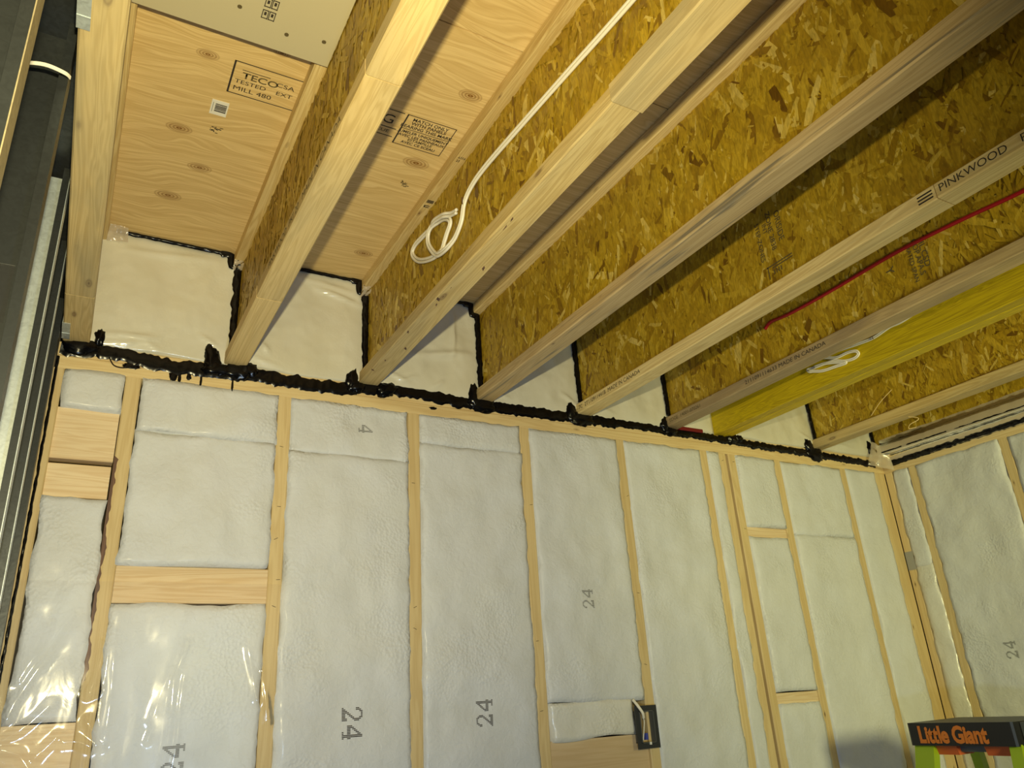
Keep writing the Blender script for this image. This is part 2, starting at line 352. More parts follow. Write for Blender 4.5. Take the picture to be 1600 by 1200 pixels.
for k in range(4):
    y = -0.974 - k * 0.029
    for x in (0.083, 0.096):
        m.box(x - .006, x - .0045, y - .022, y, .3893, .3899); m.box(x + .0045, x + .006, y - .022, y, .3893, .3899)
        for q in (0, 3): m.box(x - .006, x + .006, y - .022 + q * .0066, y - .0202 + q * .0066, .3893, .3899)
        m.box(x - .0022, x + .0022, y - .017, y - .009, .3893, .3899)
m.build('printed_boxes', 'ink', bp)
for x, y in ((0.132, -0.954), (0.204, -0.968), (0.036, -0.982), (0.12, -1.15), (0.2, -1.2), (-0.06, -0.99)):
    m = MB(); m.tube([(x, y, 0.3908), (x, y, 0.3888)], 0.0045, 8); m.build('screw_head', 'ink_soft', bp)

# ------------------------------------------------------------------ I-joists
def strands(xf, y0, y1, z0, z1, seed, parent, dens=1.0, side=-1):
    rnd = random.Random(seed); v = []; f = []; tone = []
    n = int((y1 - y0) * (z1 - z0) * 3900 * dens)
    for k in range(n):
        L = rnd.uniform(0.035, 0.125); W = L * rnd.uniform(0.09, 0.27); W = min(W, 0.026)
        if rnd.random() < 0.35: L *= 0.55; W *= 0.45
        a = rnd.gauss(0, 0.55) + (0.25 if rnd.random() < 0.5 else -0.2)
        cy, cz = rnd.uniform(y0, y1), rnd.uniform(z0, z1); dy, dz = math.sin(a), math.cos(a)
        t1 = rnd.uniform(-0.0008, 0.0008); base = 0.0009 + rnd.random() * 0.0014
        hl = L / 2; hw = W / 2; sec = []
        for (p, q) in ((-1, -rnd.uniform(.35, 1)), (-rnd.uniform(.75, .95), rnd.uniform(.5, 1)), (rnd.uniform(-.2, .2), 1), (1, rnd.uniform(-.3, 1)), (rnd.uniform(.7, .95), -1), (rnd.uniform(-.3, .3), -rnd.uniform(.8, 1))):
            y = cy + dy * p * hl + dz * q * hw; z = cz + dz * p * hl - dy * q * hw
            y = min(max(y, y0), y1); z = min(max(z, z0), z1)
            sec.append((xf + side * (base + t1 * p), y, z))
        b = len(v); v += sec; f.append(tuple(range(b, b + 6)))
        r = rnd.random(); tone.append(rnd.uniform(0.0, 0.12) if r < 0.05 else (rnd.uniform(0.85, 1.0) if r > 0.92 else min(max(rnd.gauss(0.5, 0.17), 0.1), 0.85)))
    me = bpy.data.meshes.new('strands'); me.from_pydata(v, [], f); me.update()
    at = me.attributes.new('tone', 'FLOAT', 'FACE'); at.data.foreach_set('value', tone); me.materials.append(M['osb'])
    return link('strands', me, parent, kind='stuff')
def set_tone(o, t):
    at = o.data.attributes.new('tone', 'FLOAT', 'FACE'); at.data.foreach_set('value', [t] * len(o.data.polygons))

YE, YN = 0.09, -3.4
JX = [-0.1678, 0.2385, 0.6405, 1.0490, 1.4545, 1.8680, 2.6900, 3.0900]
JL = ['first ceiling joist beside the steel studs, grey-smudged underside, seen from directly below',
      'second ceiling joist from the left, beside the grey panel, with weathered grey underside',
      'third ceiling joist from the left, carrying the looped white cable, with a stepped joint underneath',
      'fourth ceiling joist from the left, with a dark streaked seam along its mauve-grey underside',
      'pale yellow ceiling joist with PINKWOOD printed on its flange, left of the red cable joist',
      'ceiling joist carrying the red cable on its web, just left of the yellow beam',
      'narrow-looking orange-brown ceiling joist right of the yellow beam, last full one before the corner',
      'edge joist sitting on the right wall, its lower flange wrapped in milky plastic']
JM = ['flange_grey', 'flange_smudged', 'flange', 'flange_streak', 'flange_pale', 'flange_mauve', 'flange', 'flange']
JJ = [[-0.274], [-0.426, -1.226], [-1.35], [], [-1.417], [], [], []]
joists = []; webs = []; bots = []; tops = []
for i, xc in enumerate(JX):
    e = empty('floor_joist', (xc, -1.7, ZJ), JL[i], 'joist', 'wooden ceiling joists'); joists.append(e)
    cuts = [YE] + JJ[i] + [YN]; bl = []
    for k in range(len(cuts) - 1):
        y1, y0 = cuts[k] - (0.0012 if k else 0), cuts[k + 1] + (0.0012 if k < len(cuts) - 2 else 0)
        d = (0.004 if (i == 2 and k == 1) else 0.0)
        bl.append(MB().board('Y', xc - .0317 - d, xc + .0317 + d, y0, y1, ZJ - d * 0.4, ZJ + .038).build('bottom_flange', 'flange_grey' if (i == 2 and k == 1) else JM[i], e))
    bots.append(bl)
    tops.append(MB().board('Y', xc - .0317, xc + .0317, YN, YE, ZC - .038, ZC - .0004).build('top_flange', 'flange_top', e))
    w = MB().box(xc - .0048, xc + .0048, YN, YE, ZJ + .0375, ZC - .0375).build('web', 'osb', e); set_tone(w, 0.36); webs.append(w)
    if i > 0: strands(xc - .0048, -2.2 if i > 2 else -1.7, YE - 0.08, ZJ + .0385, ZC - .0385, 100 + i, w, dens=0.8 if i < 2 else 1.0)

LY, UZ = (0, -1, 0), (0, 0, 1)
def side_text(i, tx, y, size, z=None, sx=1.0, mat='ink', bold=0.0):
    return text(tx, size, (JX[i] - .0317, y, z or ZJ + .012), LY, UZ, mat, bots[i][0], sx=sx, bold=bold)
side_text(4, '7C  2T110911441B  MADE IN CANADA', -0.022, 0.021, sx=1.0)
side_text(4, 'PINKWOOD', -1.425, 0.026, sx=1.02, z=ZJ + .011); side_text(4, 'PKI 20', -1.60, 0.026, sx=1.02, z=ZJ + .011)
m = MB()
for k in range(3): m.box(JX[4] - .0324, JX[4] - .0318, -1.41, -1.375, ZJ + .008 + k * .008, ZJ + .0115 + k * .008)
m.build('printed_bars', 'ink', bots[4][0])
side_text(5, 'EDGE  14001-070261', -0.03, 0.019, sx=1.05, mat='ink_soft'); side_text(5, '2111091114633 MADE IN CANADA', -0.43, 0.020, sx=1.12, mat='ink')
side_text(1, 'PINKWOOD  PKI 20   MADE IN CANADA', -0.55, 0.024, sx=1.25, z=ZJ + .010, mat='ink_soft')
def web_text(i, tx, y, z, size, sx=1.0, mat='ink_soft'):
    return text(tx, size, (JX[i] - .0048, y, z), (0, 0, -1), (0, -1, 0), mat, webs[i], sx=sx, off=0.0033, bold=0.0003)
web_text(4, 'ORISIDE', -0.985, 0.325, 0.026, 1.0); web_text(4, 'ZONE 2838', -0.957, 0.338, 0.022, 1.1)
web_text(4, 'INT', -0.940, 0.31, 0.020, 1.0); web_text(4, 'STEP-ZONES', -0.915, 0.325, 0.020, 1.1)
m = MB()
xs = JX[4] - .0048 - .0038
m.box(xs, xs + .0006, -1.015, -0.925, .176, .179); m.box(xs, xs + .0006, -1.015, -0.945, .168, .171); m.box(xs, xs + .0006, -0.932, -0.929, .142, .180)
for k in range(4): m.box(xs, xs + .0006, -0.975 + k * .008, -0.972 + k * .008, .150, .163)
m.build('printed_bars', 'ink_soft', webs[4])
web_text(5, 'HL.CSD', -1.118, 0.268, 0.024, 1.15); web_text(5, 'COP.APA.S', -1.100, 0.275, 0.022, 1.1)
web_text(5, 'RATED SPAN', -1.080, 0.262, 0.018, 1.1); web_text(5, 'Y', -1.005, 0.232, 0.036, 1.0)
text('A.F.P.A', 0.012, (0.6115, -0.742, ZC - .038), DX, DYU, 'ink', tops[2], sx=0.55, bold=.0002); text('23', 0.012, (0.6115, -0.729, ZC - .038), DX, DYU, 'ink', tops[2], sx=0.8, bold=.0002)
m = MB()
for k in range(4): m.box(.612, .631, -.552 + k * .0035, -.550 + k * .0035, ZC - .0388, ZC - .0382)
m.box(.613, .628, -.527, -.5245, ZC - .0388, ZC - .0382); m.box(.613, .628, -.520, -.5175, ZC - .0388, ZC - .0382); m.box(.613, .616, -.527, -.5175, ZC - .0388, ZC - .0382)
m.build('printed_bars', 'ink', tops[2])
# dark gouges on the underside of the third joist
rr = random.Random(5)
for y, x in ((-.98, .619), (-.95, .62), (-.66, .622), (-.60, .618), (-.57, .625), (-.40, .617), (-.20, .624), (-.12, .615), (-.30, .650), (-.78, .655)):
    L = rr.uniform(.008, .024); w = rr.uniform(.002, .0045); q = rr.uniform(-.003, .003); m = MB()
    m.prism('Z', ZJ - .0008, ZJ + .0004, [(x - w + q, y), (x + w * .5, y + L * .3), (x + w - q, y + L), (x - w * .6 + q, y + L * .6)])
    m.build('bark_mark', 'bark', bots[2][0])

# yellow laminated beam
e = empty('laminated_beam', (2.133, -1.7, ZJ), 'bright yellow solid beam between the red cable joist and the corner joist', 'beam')
MB().board('Y', 2.089, 2.1325, YN, YE, ZJ, ZC - .001, .002).build('ply_board', 'lvl', e)
MB().board('Y', 2.1335, 2.177, YN, YE, ZJ, ZC - .001, .002).build('ply_board', 'lvl', e)
MB().board('X', 1.902, 2.02, -.010, .03, ZJ - .003, ZJ + .012).build('wall_shim', 'red_dark', label='dark red plastic shim between the joist foot and the yellow beam foot', cat='shim')

# ------------------------------------------------------------------ plates, studs, blocking
def board1(name, axis, dims, mat, label, cat, group=None, c=.003):
    return MB().board(axis, *dims, c).build(name, mat, label=label, cat=cat, group=group)
board1('top_plate', 'X', (XL, XR + .14, 0, .14, 0.0, .0375), 'plate', 'lower top plate board running along the back wall above the studs', 'lumber')
board1('top_plate', 'X', (XL, XR + .14, .001, .14, .038, ZJ - .0005), 'plate', 'upper top plate board of the back wall, mostly under the black sealant', 'lumber')
board1('top_plate', 'Y', (XR, XR + .14, -4.0, -.001, 0.0, .0375), 'plate_y', 'lower top plate board along the right wall', 'lumber')
board1('top_plate', 'Y', (XR + .001, XR + .14, -4.0, -.001, .038, ZJ - .0005), 'plate_y', 'upper top plate board of the right wall under the plastic strip', 'lumber')
board1('bottom_plate', 'X', (XL, XR + .14, 0, .14, ZF, ZF + .038), 'plate', 'bottom plate board of the back wall on the floor', 'lumber')
board1('bottom_plate', 'Y', (XR, XR + .14, -4.0, -.001, ZF, ZF + .038), 'plate_y', 'bottom plate board of the right wall on the floor', 'lumber')
ZS = ZF + .0385
ST = [(-.243, -.183, 'stud in the left back corner, half hidden by the steel studs'),
      (-.038, 0.0, 'wall stud with a dark bark strip on its left edge, beside the two short blocks'),
      (.3684, .4064, 'wall stud at the right end of the wide header block at mid height'),
      (.7748, .8128, 'wall stud between the two large batts each printed 24 low down'),
      (1.1812, 1.2192, 'wall stud left of the bay with the tan panel and black box'),
      (1.5876, 1.6256, 'wall stud that the black electrical box is fixed to'),
      (1.994, 2.032, 'wall stud left of the narrow insulation strip by the paired studs'),
      (2.094, 2.132, 'left stud of the close pair with a dark gap'),
      (2.145, 2.183, 'right stud of the close pair with a dark gap'),
      (2.4004, 2.4384, 'wall stud at the right end of the two thin cross blocks'),
      (2.8068, 2.8448, 'last single back wall stud before the corner post'),
      (3.043, XR - .0004, 'wide corner post of the back wall, under cloudy plastic')]
studs = []
for x0, x1, lb in ST: studs.append(board1('wall_stud', 'Z', (x0, x1, 0, .14, ZS, -.0005), 'stud', lb, 'stud', 'wooden wall studs'))
RS = [(-.037, -.0, 'corner stud of the right wall with a grey tape patch'), (-.157, -.119, 'right wall stud beside the narrow corner batt'),
      (-.565, -.527, 'right wall stud right of the batt printed 24'), (-.972, -.934, 'right wall stud at the right edge'), (-1.38, -1.34, 'right wall stud beyond the right edge')]
for y0, y1, lb in RS: studs.append(board1('wall_stud', 'Z', (XR, XR + .14, y0, y1, ZS, -.0005), 'stud', lb, 'stud', 'wooden wall studs'))
for i, zs in ((2, (-.155, -.33, -.42, -.53, -.60)), (3, (-.23, -.60, -.66)), (4, (-.27, -.70, -.90)), (5, (-.21, -.55, -.78)), (8, (-.03, -.30)), (7, (-.03,))):
    for z in zs:
        x = (ST[i][0] + ST[i][1]) / 2 + random.uniform(-.006, .008); a = random.uniform(-.002, .003)
        MB().tube([(x - .005, -.0006, z - a), (x - .004, -.0014, z - a), (x + .004, -.0014, z + a), (x + .005, -.0006, z + a)], .0006, 5).build('staple', 'ink', studs[i])
# bark strip
m = MB(); n_ = 70
for k in range(n_ + 1):
    z = -.225 - .55 * k / n_; w = .007 + .008 * nz(0, 0, z, 16) + .005 * nz(3, 0, z, 60); w = max(w, .0005) * (0 if (k in (0, n_)) else 1)
    m.v += [(-.0385, .004, z), (-.0385, -.0012, z), (-.038 + w, -.0012, z), (-.038 + w * 1.05, .0004, z)]
for k in range(n_):
    for q in range(3): m.f.append((4 * k + q, 4 * k + q + 1, 4 * k + q + 5, 4 * k + q + 4))
m.build('bark_edge', 'bark', studs[1], label='dark brown bark strip')
B = [('blocking', (-.183, -.040, .012, .05, -.239, -.102), 'upper short block in the left bay, with strong wavy grain'),
     ('blocking', (-.185, -.042, .006, .05, -.338, -.253), 'lower short block in the left bay, narrower than the one above'),
     ('blocking', (.0005, .368, .003, .041, -.593, -.503), 'wide horizontal header block at mid height between two studs'),
     ('blocking', (-.183, -.0385, .004, .042, -1.05, -.857), 'block in the lower left corner under the shiny loose plastic'),
     ('blocking', (2.1835, 2.400, .006, .14, -.328, -.290), 'upper thin cross block right of the paired studs'),
     ('blocking', (2.1835, 2.400, .006, .14, -.933, -.895), 'lower thin cross block right of the paired studs')]
for nme, d, lb in B: board1(nme, 'X', d, 'block', lb, 'lumber', 'wood blocks between studs', .002)
board1('sheathing_panel', 'X', (1.2195, 1.587, .012, .03, -1.6, -.987), 'tan_ply', 'flat tan panel at the bottom of the bay left of the electrical box', 'board', c=.001)

# ------------------------------------------------------------------ insulation batts
GLY = {'2': ['..#####..', '.##...##.', '##.....##', '##.....##', '.......##', '......##.', '.....##..', '....##...', '...##....', '..##...##', '.########', '#########'],
       '4': ['......##.', '.....###.', '....####.', '...##.##.', '..##..##.', '.##...##.', '##....##.', '#########', '#########', '......##.', '......##.', '....#####']}
def batt(x0, x1, z0, z1, seed, label, plane='B', bulge=.008, amp=.004, mat='batt', group=None, over=.006, yb=0.0, prints=(), res=.013, edge=.009, ridges=()):
    """cushion of insulation: (x, z) run in the wall, y out of it"""
    nx = max(int((x1 - x0) / res), 8); nzv = max(int((z1 - z0) / (res * 1.15)), 8); sd = seed * 3.17
    def surf(x, z):
        d = min(x - x0, x1 - x, z - z0, z1 - z); e = 1 - math.exp(-max(d, 0) / edge)
        h = 1.35 * amp * (nz(x, sd, z, 7) * 1.2 + nz(x, sd + 5, z * .6, 17) * .6 + abs(nz(x, sd + 9, z, 11)) * -.7 + nz(x, sd + 2, z, 42) * .20)
        r = 0.0
        for (ax, az, bx, bz, hh, w) in ridges:
            ux, uz = bx - ax, bz - az; L2 = ux * ux + uz * uz; t = max(0, min(1, ((x - ax) * ux + (z - az) * uz) / L2))
            q = ((x - ax - ux * t) ** 2 + (z - az - uz * t) ** 2) / (w * w); r += 1.5 * hh * math.exp(-q) * math.sin(math.pi * (0.08 + 0.84 * t))
        return yb - .0012 - bulge * e * (.75 + .45 * nz(x, sd + 7, z, 4)) - h * e - r * e
    v = []; f = []
    for j in range(nzv + 1):
        for i in range(nx + 1):
            u, w = i / nx, j / nzv; x = x0 + (x1 - x0) * u; z = z0 + (z1 - z0) * w
            y = surf(x, z)
            xx = x + over * (1.3 * nz(sd, 1, z, 13) + .9 * nz(sd, 4, z, 38)) * max(0, 1 - u * 6) - over * (1.3 * nz(sd, 2, z, 13) + .9 * nz(sd, 8, z, 38)) * max(0, (u - 1) * 6 + 1)
            zz = z + .010 * nz(x, sd, 1, 6) * max(0, 1 - w * 8) - .012 * (nz(x, sd, 2, 6) + .4 * nz(x, sd, 3, 25)) * max(0, (w - 1) * 8 + 1)
            v.append((xx, y, min(zz, z1 + .004)))
    for j in range(nzv):
        for i in range(nx): a = j * (nx + 1) + i; f.append((a, a + 1, a + nx + 2, a + nx + 1))
    ring = [i for i in range(nx + 1)] + [j * (nx + 1) + nx for j in range(1, nzv + 1)] + [nzv * (nx + 1) + i for i in range(nx - 1, -1, -1)] + [j * (nx + 1) for j in range(nzv - 1, 0, -1)]
    b = len(v); cx, cz = (x0 + x1) / 2, (z0 + z1) / 2
    for q in ring: v.append((v[q][0] + (cx - v[q][0]) * .06 * min(1, .05 / (x1 - x0)), yb + .10, v[q][2]))
    n = len(ring)
    for k in range(n): f.append((ring[k], ring[(k + 1) % n], b + (k + 1) % n, b + k))
    f.append(tuple(range(b, b + n)))
    tr = (lambda p: p) if plane == 'B' else (lambda p: (XR + p[1], -p[0], p[2]))
    o_m = MB(); o_m.v = [tr(p) for p in v]; o_m.f = f
    o = o_m.build('insulation_batt', mat, smooth=True, label=label, cat='insulation', group=group)
    for (s, px, pz, size, dirn, ink) in prints:      # printed numbers run up (+1) or down (-1) the batt
        pm = MB(); cell = size / 12.0; adv = 0.0
        for ch in s:
            for r, row in enumerate(GLY[ch]):
                for c, cc in enumerate(row):
                    if cc != '#': continue
                    g, h = adv + c * cell * .8, (11 - r) * cell
                    x_, z_ = px - dirn * h, pz + dirn * g
                    w, hh = cell * .98, cell * .50
                    a = len(pm.v)
                    for (p, q) in ((0, 0), (w, 0), (w, hh), (0, hh)): pm.v.append(tr((x_ + p, surf(x_ + p, z_ + q) - .0012, z_ + q)))
                    pm.f.append((a, a + 1, a + 2, a + 3))
            adv += cell * 9.3
        pm.build('printed_number', ink, o)
    return o
W = 'insulation batts in the wall bays'; ZB = ZF + .04
batt(-.181, -.040, -.104, 0, 1, 'small insulation piece above the two short blocks in the left bay', group=W, amp=.006)
batt(-.181, -.040, -.856, -.340, 2, 'insulation batt under the two short blocks in the left bay', group=W, bulge=.006, res=.011)
batt(-.181, -.040, ZB, -1.052, 3, 'insulation below the lower left corner block', group=W)
batt(.001, .3674, -.150, 0, 4, 'short top insulation piece right of the bark-edged stud', group=W, amp=.007)
batt(.001, .3674, -.501, -.148, 5, 'insulation batt above the wide header block', group=W, amp=.007)
batt(.001, .3674, ZB, -.595, 6, 'insulation batt behind the loose shiny plastic below the header block', group=W, prints=(('24', .195, -.985, .050, 1, 'ink_grey'),), bulge=.006)
batt(.4074, .7738, -.167, 0, 7, 'short top insulation piece with a half-hidden printed number', group=W, amp=.008, prints=(('4', .61, -.062, .045, -1, 'ink_grey'),))
batt(.4074, .7738, ZB, -.163, 8, 'tall insulation batt printed with an upside-down 24, right of the shiny plastic', group=W, amp=.005, prints=(('24', .580, -.862, .056, -1, 'ink'),))
batt(.8138, 1.1802, -.100, 0, 9, 'short top insulation piece, third wide bay from the left', group=W, amp=.006)
batt(.8138, 1.1802, ZB, -.096, 10, 'tall insulation batt printed 24 near its foot, third wide bay from left', group=W, amp=.005, prints=(('24', 1.022, -.930, .052, 1, 'ink'),))
batt(1.2202, 1.5866, -.884, 0, 11, 'tall insulation batt printed 24 above the black electrical box', group=W, amp=.006, prints=(('24', 1.414, -.602, .044, 1, 'ink_grey'),))
batt(1.224, 1.535, -.988, -.880, 12, 'shiny insulation flap just above the tan panel', group=W, mat='flap', amp=.006)
batt(1.6266, 1.993, ZB, 0, 13, 'tall plain insulation batt right of the electrical box stud', group=W, amp=.006)
batt(2.033, 2.093, ZB, 0, 14, 'narrow insulation strip left of the paired studs', group=W, over=.007, amp=.006)
batt(2.184, 2.3994, -.289, 0, 15, 'insulation piece above the upper thin cross block', group=W)
batt(2.184, 2.3994, -.894, -.329, 16, 'insulation piece between the two thin cross blocks', group=W)
batt(2.184, 2.3994, ZB, -.934, 17, 'insulation piece below the lower thin cross block', group=W)
batt(2.4394, 2.8058, -.312, 0, 18, 'upper insulation piece two bays left of the corner', group=W)
batt(2.4394, 2.8058, ZB, -.308, 19, 'lower tall insulation batt two bays left of the corner', group=W)
batt(2.8458, 3.042, ZB, 0, 20, 'insulation batt directly left of the corner post', group=W)
batt(.038, .118, -.430, 0, 21, 'narrow insulation piece on the right wall beside the tape patch', 'R', group=W, over=.007)
batt(.038, .118, ZB, -.426, 22, 'narrow lower insulation strip on the right wall behind the ladder', 'R', group=W, over=.007, amp=.007, mat='flap')
batt(.158, .526, ZB, 0, 23, 'tall insulation batt printed 24 on the right wall', 'R', group=W, amp=.006, prints=(('24', .362, -.825, .046, 1, 'ink_grey'),))
batt(.566, .933, ZB, 0, 24, 'insulation batt on the right wall at the right edge', 'R', group=W, amp=.007)
batt(.973, 1.339, ZB, 0, 25, 'insulation batt on the right wall beyond the right edge', 'R', group=W, amp=.007)
# pockets between the joist ends
PK = [(JX[0] + .005, JX[1] - .006, 'first', 'beside the steel studs'), (JX[1] + .005, JX[2] - .006, 'second', 'left of the looped cable joist'), (JX[2] + .005, JX[3] - .006, 'third', 'left of the streaked joist'),
      (JX[3] + .005, JX[4] - .006, 'fourth', 'right of the streaked joist'), (JX[4] + .005, JX[5] - .006, 'fifth', 'left of the red cable joist'), (2.178, JX[6] - .006, 'seventh', 'right of the yellow beam'), (JX[6] + .005, JX[7] - .006, 'last', 'in the corner')]
RID = {0: ((-.11, .112, .03, .122, .007, .006), (-.12, .085, .00, .105, .006, .006), (.0, .105, .05, .078, .006, .005), (-.06, .088, -.03, .100, .006, .004), (.13, .155, .19, .12, .006, .004), (-.10, .38, .16, .405, .005, .010)),
       1: ((.29, .105, .38, .085, .007, .006), (.45, .385, .62, .345, .008, .008), (.30, .16, .33, .13, .006, .006), (.40, .41, .60, .385, .006, .010)),
       2: ((.70, .13, .80, .085, .007, .005), (.74, .10, .80, .125, .006, .005), (.85, .09, .90, .125, .006, .005), (.78, .20, 1.02, .24, .007, .012), (.93, .22, .94, .38, .006, .008)),
       3: ((1.09, .12, 1.16, .09, .006, .005), (1.36, .15, 1.43, .11, .006, .007)), 4: ((1.5, .12, 1.6, .1, .005, .005),), 5: ((2.58, .14, 2.67, .10, .006, .006),), 6: ((2.75, .12, 2.95, .095, .005, .008),)}
for k, (a, b, nm, wh) in enumerate(PK):
    batt(a, b, ZJ + .001, ZC - .002, 40 + k, '%s plastic-covered insulation pocket between joist ends, %s' % (nm, wh), mat='rim_batt', group='insulated pockets between joist ends', over=.0, bulge=.012 if k < 5 else .016, amp=.005, edge=.03, res=.006, ridges=RID.get(k, ()))
batt(JX[5] + .005, 2.087, ZJ + .001, ZC - .002, 47, 'hidden insulation pocket between the red cable joist and the yellow beam', mat='rim_batt', group='insulated pockets between joist ends', over=.0, edge=.03)

# ------------------------------------------------------------------ black sealant
def bead(name, pts, w, thick, n, seed, label=None, parent=None, group=None, rag=.35, cat='sealant'):
    P = [Vector(p) for p in pts]; path = []
    for a, b in zip(P[:-1], P[1:]):
        k = max(int((b - a).length / .005), 1); path += [a + (b - a) * (i / k) for i in range(k)]
    path.append(P[-1]); N_ = Vector(n); m = MB(); mm_ = 8; s = 0.0
    for i, p in enumerate(path):
        t = (path[min(i + 2, len(path) - 1)] - path[max(i - 2, 0)]).normalized(); c = N_.cross(t).normalized()
        ww = w(i / (len(path) - 1)) if callable(w) else w
        for k in range(mm_):
            q = -1 + 2 * k / (mm_ - 1); e = 1 + rag * (nz(seed, q > 0, i * .005, 30) * .9 + nz(seed + 3, q > 0, i * .005, 80) * .6)
            h = thick * (math.sqrt(max(1 - q * q, 0)) * (1 + .5 * nz(seed, q * .02, i * .005, 55)))
            m.v.append(tuple(p + c * (q * ww * max(e, .25)) + N_ * h))
    for i in range(len(path) - 1):
        for k in range(mm_ - 1): a = i * mm_ + k; m.f.append((a, a + 1, a + mm_ + 1, a + mm_))
    return m.build(name, 'black_seal', parent, smooth=True, label=label, cat=cat if label else None, group=group)
def blob(cx, cz, w, h, seed, parent, y=-.003, d=.012, rot=0.0):
    m = MB(); A, B_ = 20, 12
    for j in range(B_ + 1):
        th = math.pi * j / B_
        for i in range(A):
            ph = 2 * math.pi * i / A; p = Vector((math.sin(th) * math.cos(ph), math.sin(th) * math.sin(ph), math.cos(th)))
            r = 1 + .38 * noise.noise(p * 2.1 + Vector((seed, 0, 0))) + .22 * noise.noise(p * 5 + Vector((0, seed, 0)))
            x, z = p.x * w * r, p.z * h * r
            m.v.append((cx + x * math.cos(rot) - z * math.sin(rot), y + p.y * d * r, cz + x * math.sin(rot) + z * math.cos(rot)))
    for j in range(B_):
        for i in range(A): m.f.append((j * A + i, j * A + (i + 1) % A, (j + 1) * A + (i + 1) % A, (j + 1) * A + i))
    return m.build('sealant_blob', 'black_seal', parent, smooth=True)
NB = (0, -1, 0)
mb = bead('sealant_bead', [(XL + .004, -.001, .058), (-.16, -.001, .056), (-.12, -.001, .062), (-.05, -.001, .060), (.04, -.001, .046), (.175, -.001, .048), (.30, -.001, .055), (.39, -.001, .050), (.52, -.001, .048), (.62, -.001, .060), (.70, -.001, .075), (.78, -.001, .072), (.95, -.001, .062), (1.157, -.001, .061), (1.4, -.001, .063), (1.713, -.001, .067), (1.86, -.001, .062), (2.10, -.001, .060), (2.31, -.001, .055), (2.6, -.001, .052), (2.86, -.001, .047), (3.06, -.001, .042)],
          lambda t: .021 if t < .55 else .016, .0038, NB, 1, 'long ragged black sealant bead along the top plate of the back wall', rag=.55)
for cx, cz, w, h, r in ((-.155, .066, .030, .020, .2), (-.115, .100, .010, .020, 0), (.172, .085, .017, .034, .15), (.185, .055, .03, .016, 0), (.245, .055, .03, .018, 0), (.275, .064, .022, .018, .3), (.585, .082, .014, .030, -.2), (.600, .060, .022, .016, .2), (.70, .066, .028, .017, .4),
                        (1.008, .088, .014, .034, 0), (1.04, .060, .040, .020, 0), (1.40, .082, .016, .028, 0), (1.44, .060, .044, .020, 0), (1.835, .088, .018, .026, -.3), (1.86, .060, .024, .014, 0), (2.18, .066, .022, .016, 0), (2.215, .070, .018, .012, 0), (2.632, .085, .018, .030, .2), (2.665, .052, .040, .026, 0), (3.045, .118, .014, .024, 0)):
    blob(cx, cz, w * 1.3, h * 1.3, cx * 9.1 + 2, mb, rot=r)
for cx, cz, w, h in ((.078, .018, .010, .016), (.094, .014, .004, .020), (.150, .012, .003, .020), (.118, .022, .006, .010), (-.03, .030, .020, .008), (.235, .014, .003, .022), (.86, .026, .012, .005)):
    blob(cx, cz, w, h, cx * 31 + 5, mb, y=-.0012, d=.0014)
MB().tube(catmull([(-.085, -.007, .045), (-.072, -.012, .022), (-.050, -.012, .018), (-.028, -.011, .026), (-.012, -.008, .040)]), .0016, 6).build('sealant_string', 'black_seal', mb)
for k in range(len(JX) - 1):
    a, b = k, k + 1
    if k == 5: continue
    fl = JX[b] - .0317; wl = JX[b] - .0048; fr = JX[a] + .0317
    y = -.010; pts = [(wl - .008, y, ZJ + .045), (wl - .010, y, ZJ + .16), (wl - .012, y, ZC - .055), (wl - .012, y, ZC - .046), (fl - .006, y, ZC - .046), (fl - .007, y, ZC - .008), (fl - .03, y, ZC - .006), (fr + .02, y, ZC - .005)]
    if k == 6: pts = pts[:6]
    bead('sealant_bead', pts, lambda t: (.012 if t < .55 else .0062), .005, NB, 10 + k, 'black sealant bead up the web and along the ceiling of the %s pocket' % (('first', 'second', 'third', 'fourth', 'fifth', '', 'last')[k]), group='sealant beads around the pockets', rag=.45)
wl = JX[6] - .0048
bead('sealant_bead', [(wl - .010, -.012, ZJ + .040), (wl - .012, -.012, .20), (wl - .014, -.012, .30), (wl - .014, -.012, ZC - .05)], .010, .006, NB, 33, 'black sealant bead on the web right of the yellow beam', group='sealant beads around the pockets', rag=.45)
rb = bead('sealant_bead', [(XR - .001, -.05, .040), (XR - .001, -.3, .042), (XR - .001, -.6, .044), (XR - .001, -1.0, .045), (XR - .001, -1.6, .045)], .014, .008, (-1, 0, 0), 21, 'thick black sealant bead along the top plate of the right wall')
bead('sealant_bead', [(JX[7] - .035, -.05, ZJ + .006), (JX[7] - .035, -.6, ZJ + .004), (JX[7] - .035, -1.6, ZJ + .006)], .004, .003, (-1, 0, 0), 22, 'thin black sealant line between two plastic folds above the right wall', rag=.3)
bead('sealant_bead', [(XL + .003, -.004, .03), (XL + .004, -.004, -.30), (XL + .003, -.004, -.9), (XL + .003, -.004, -1.5)], .0035, .004, NB, 25, 'thin black sealant line down the left back corner', rag=.5)

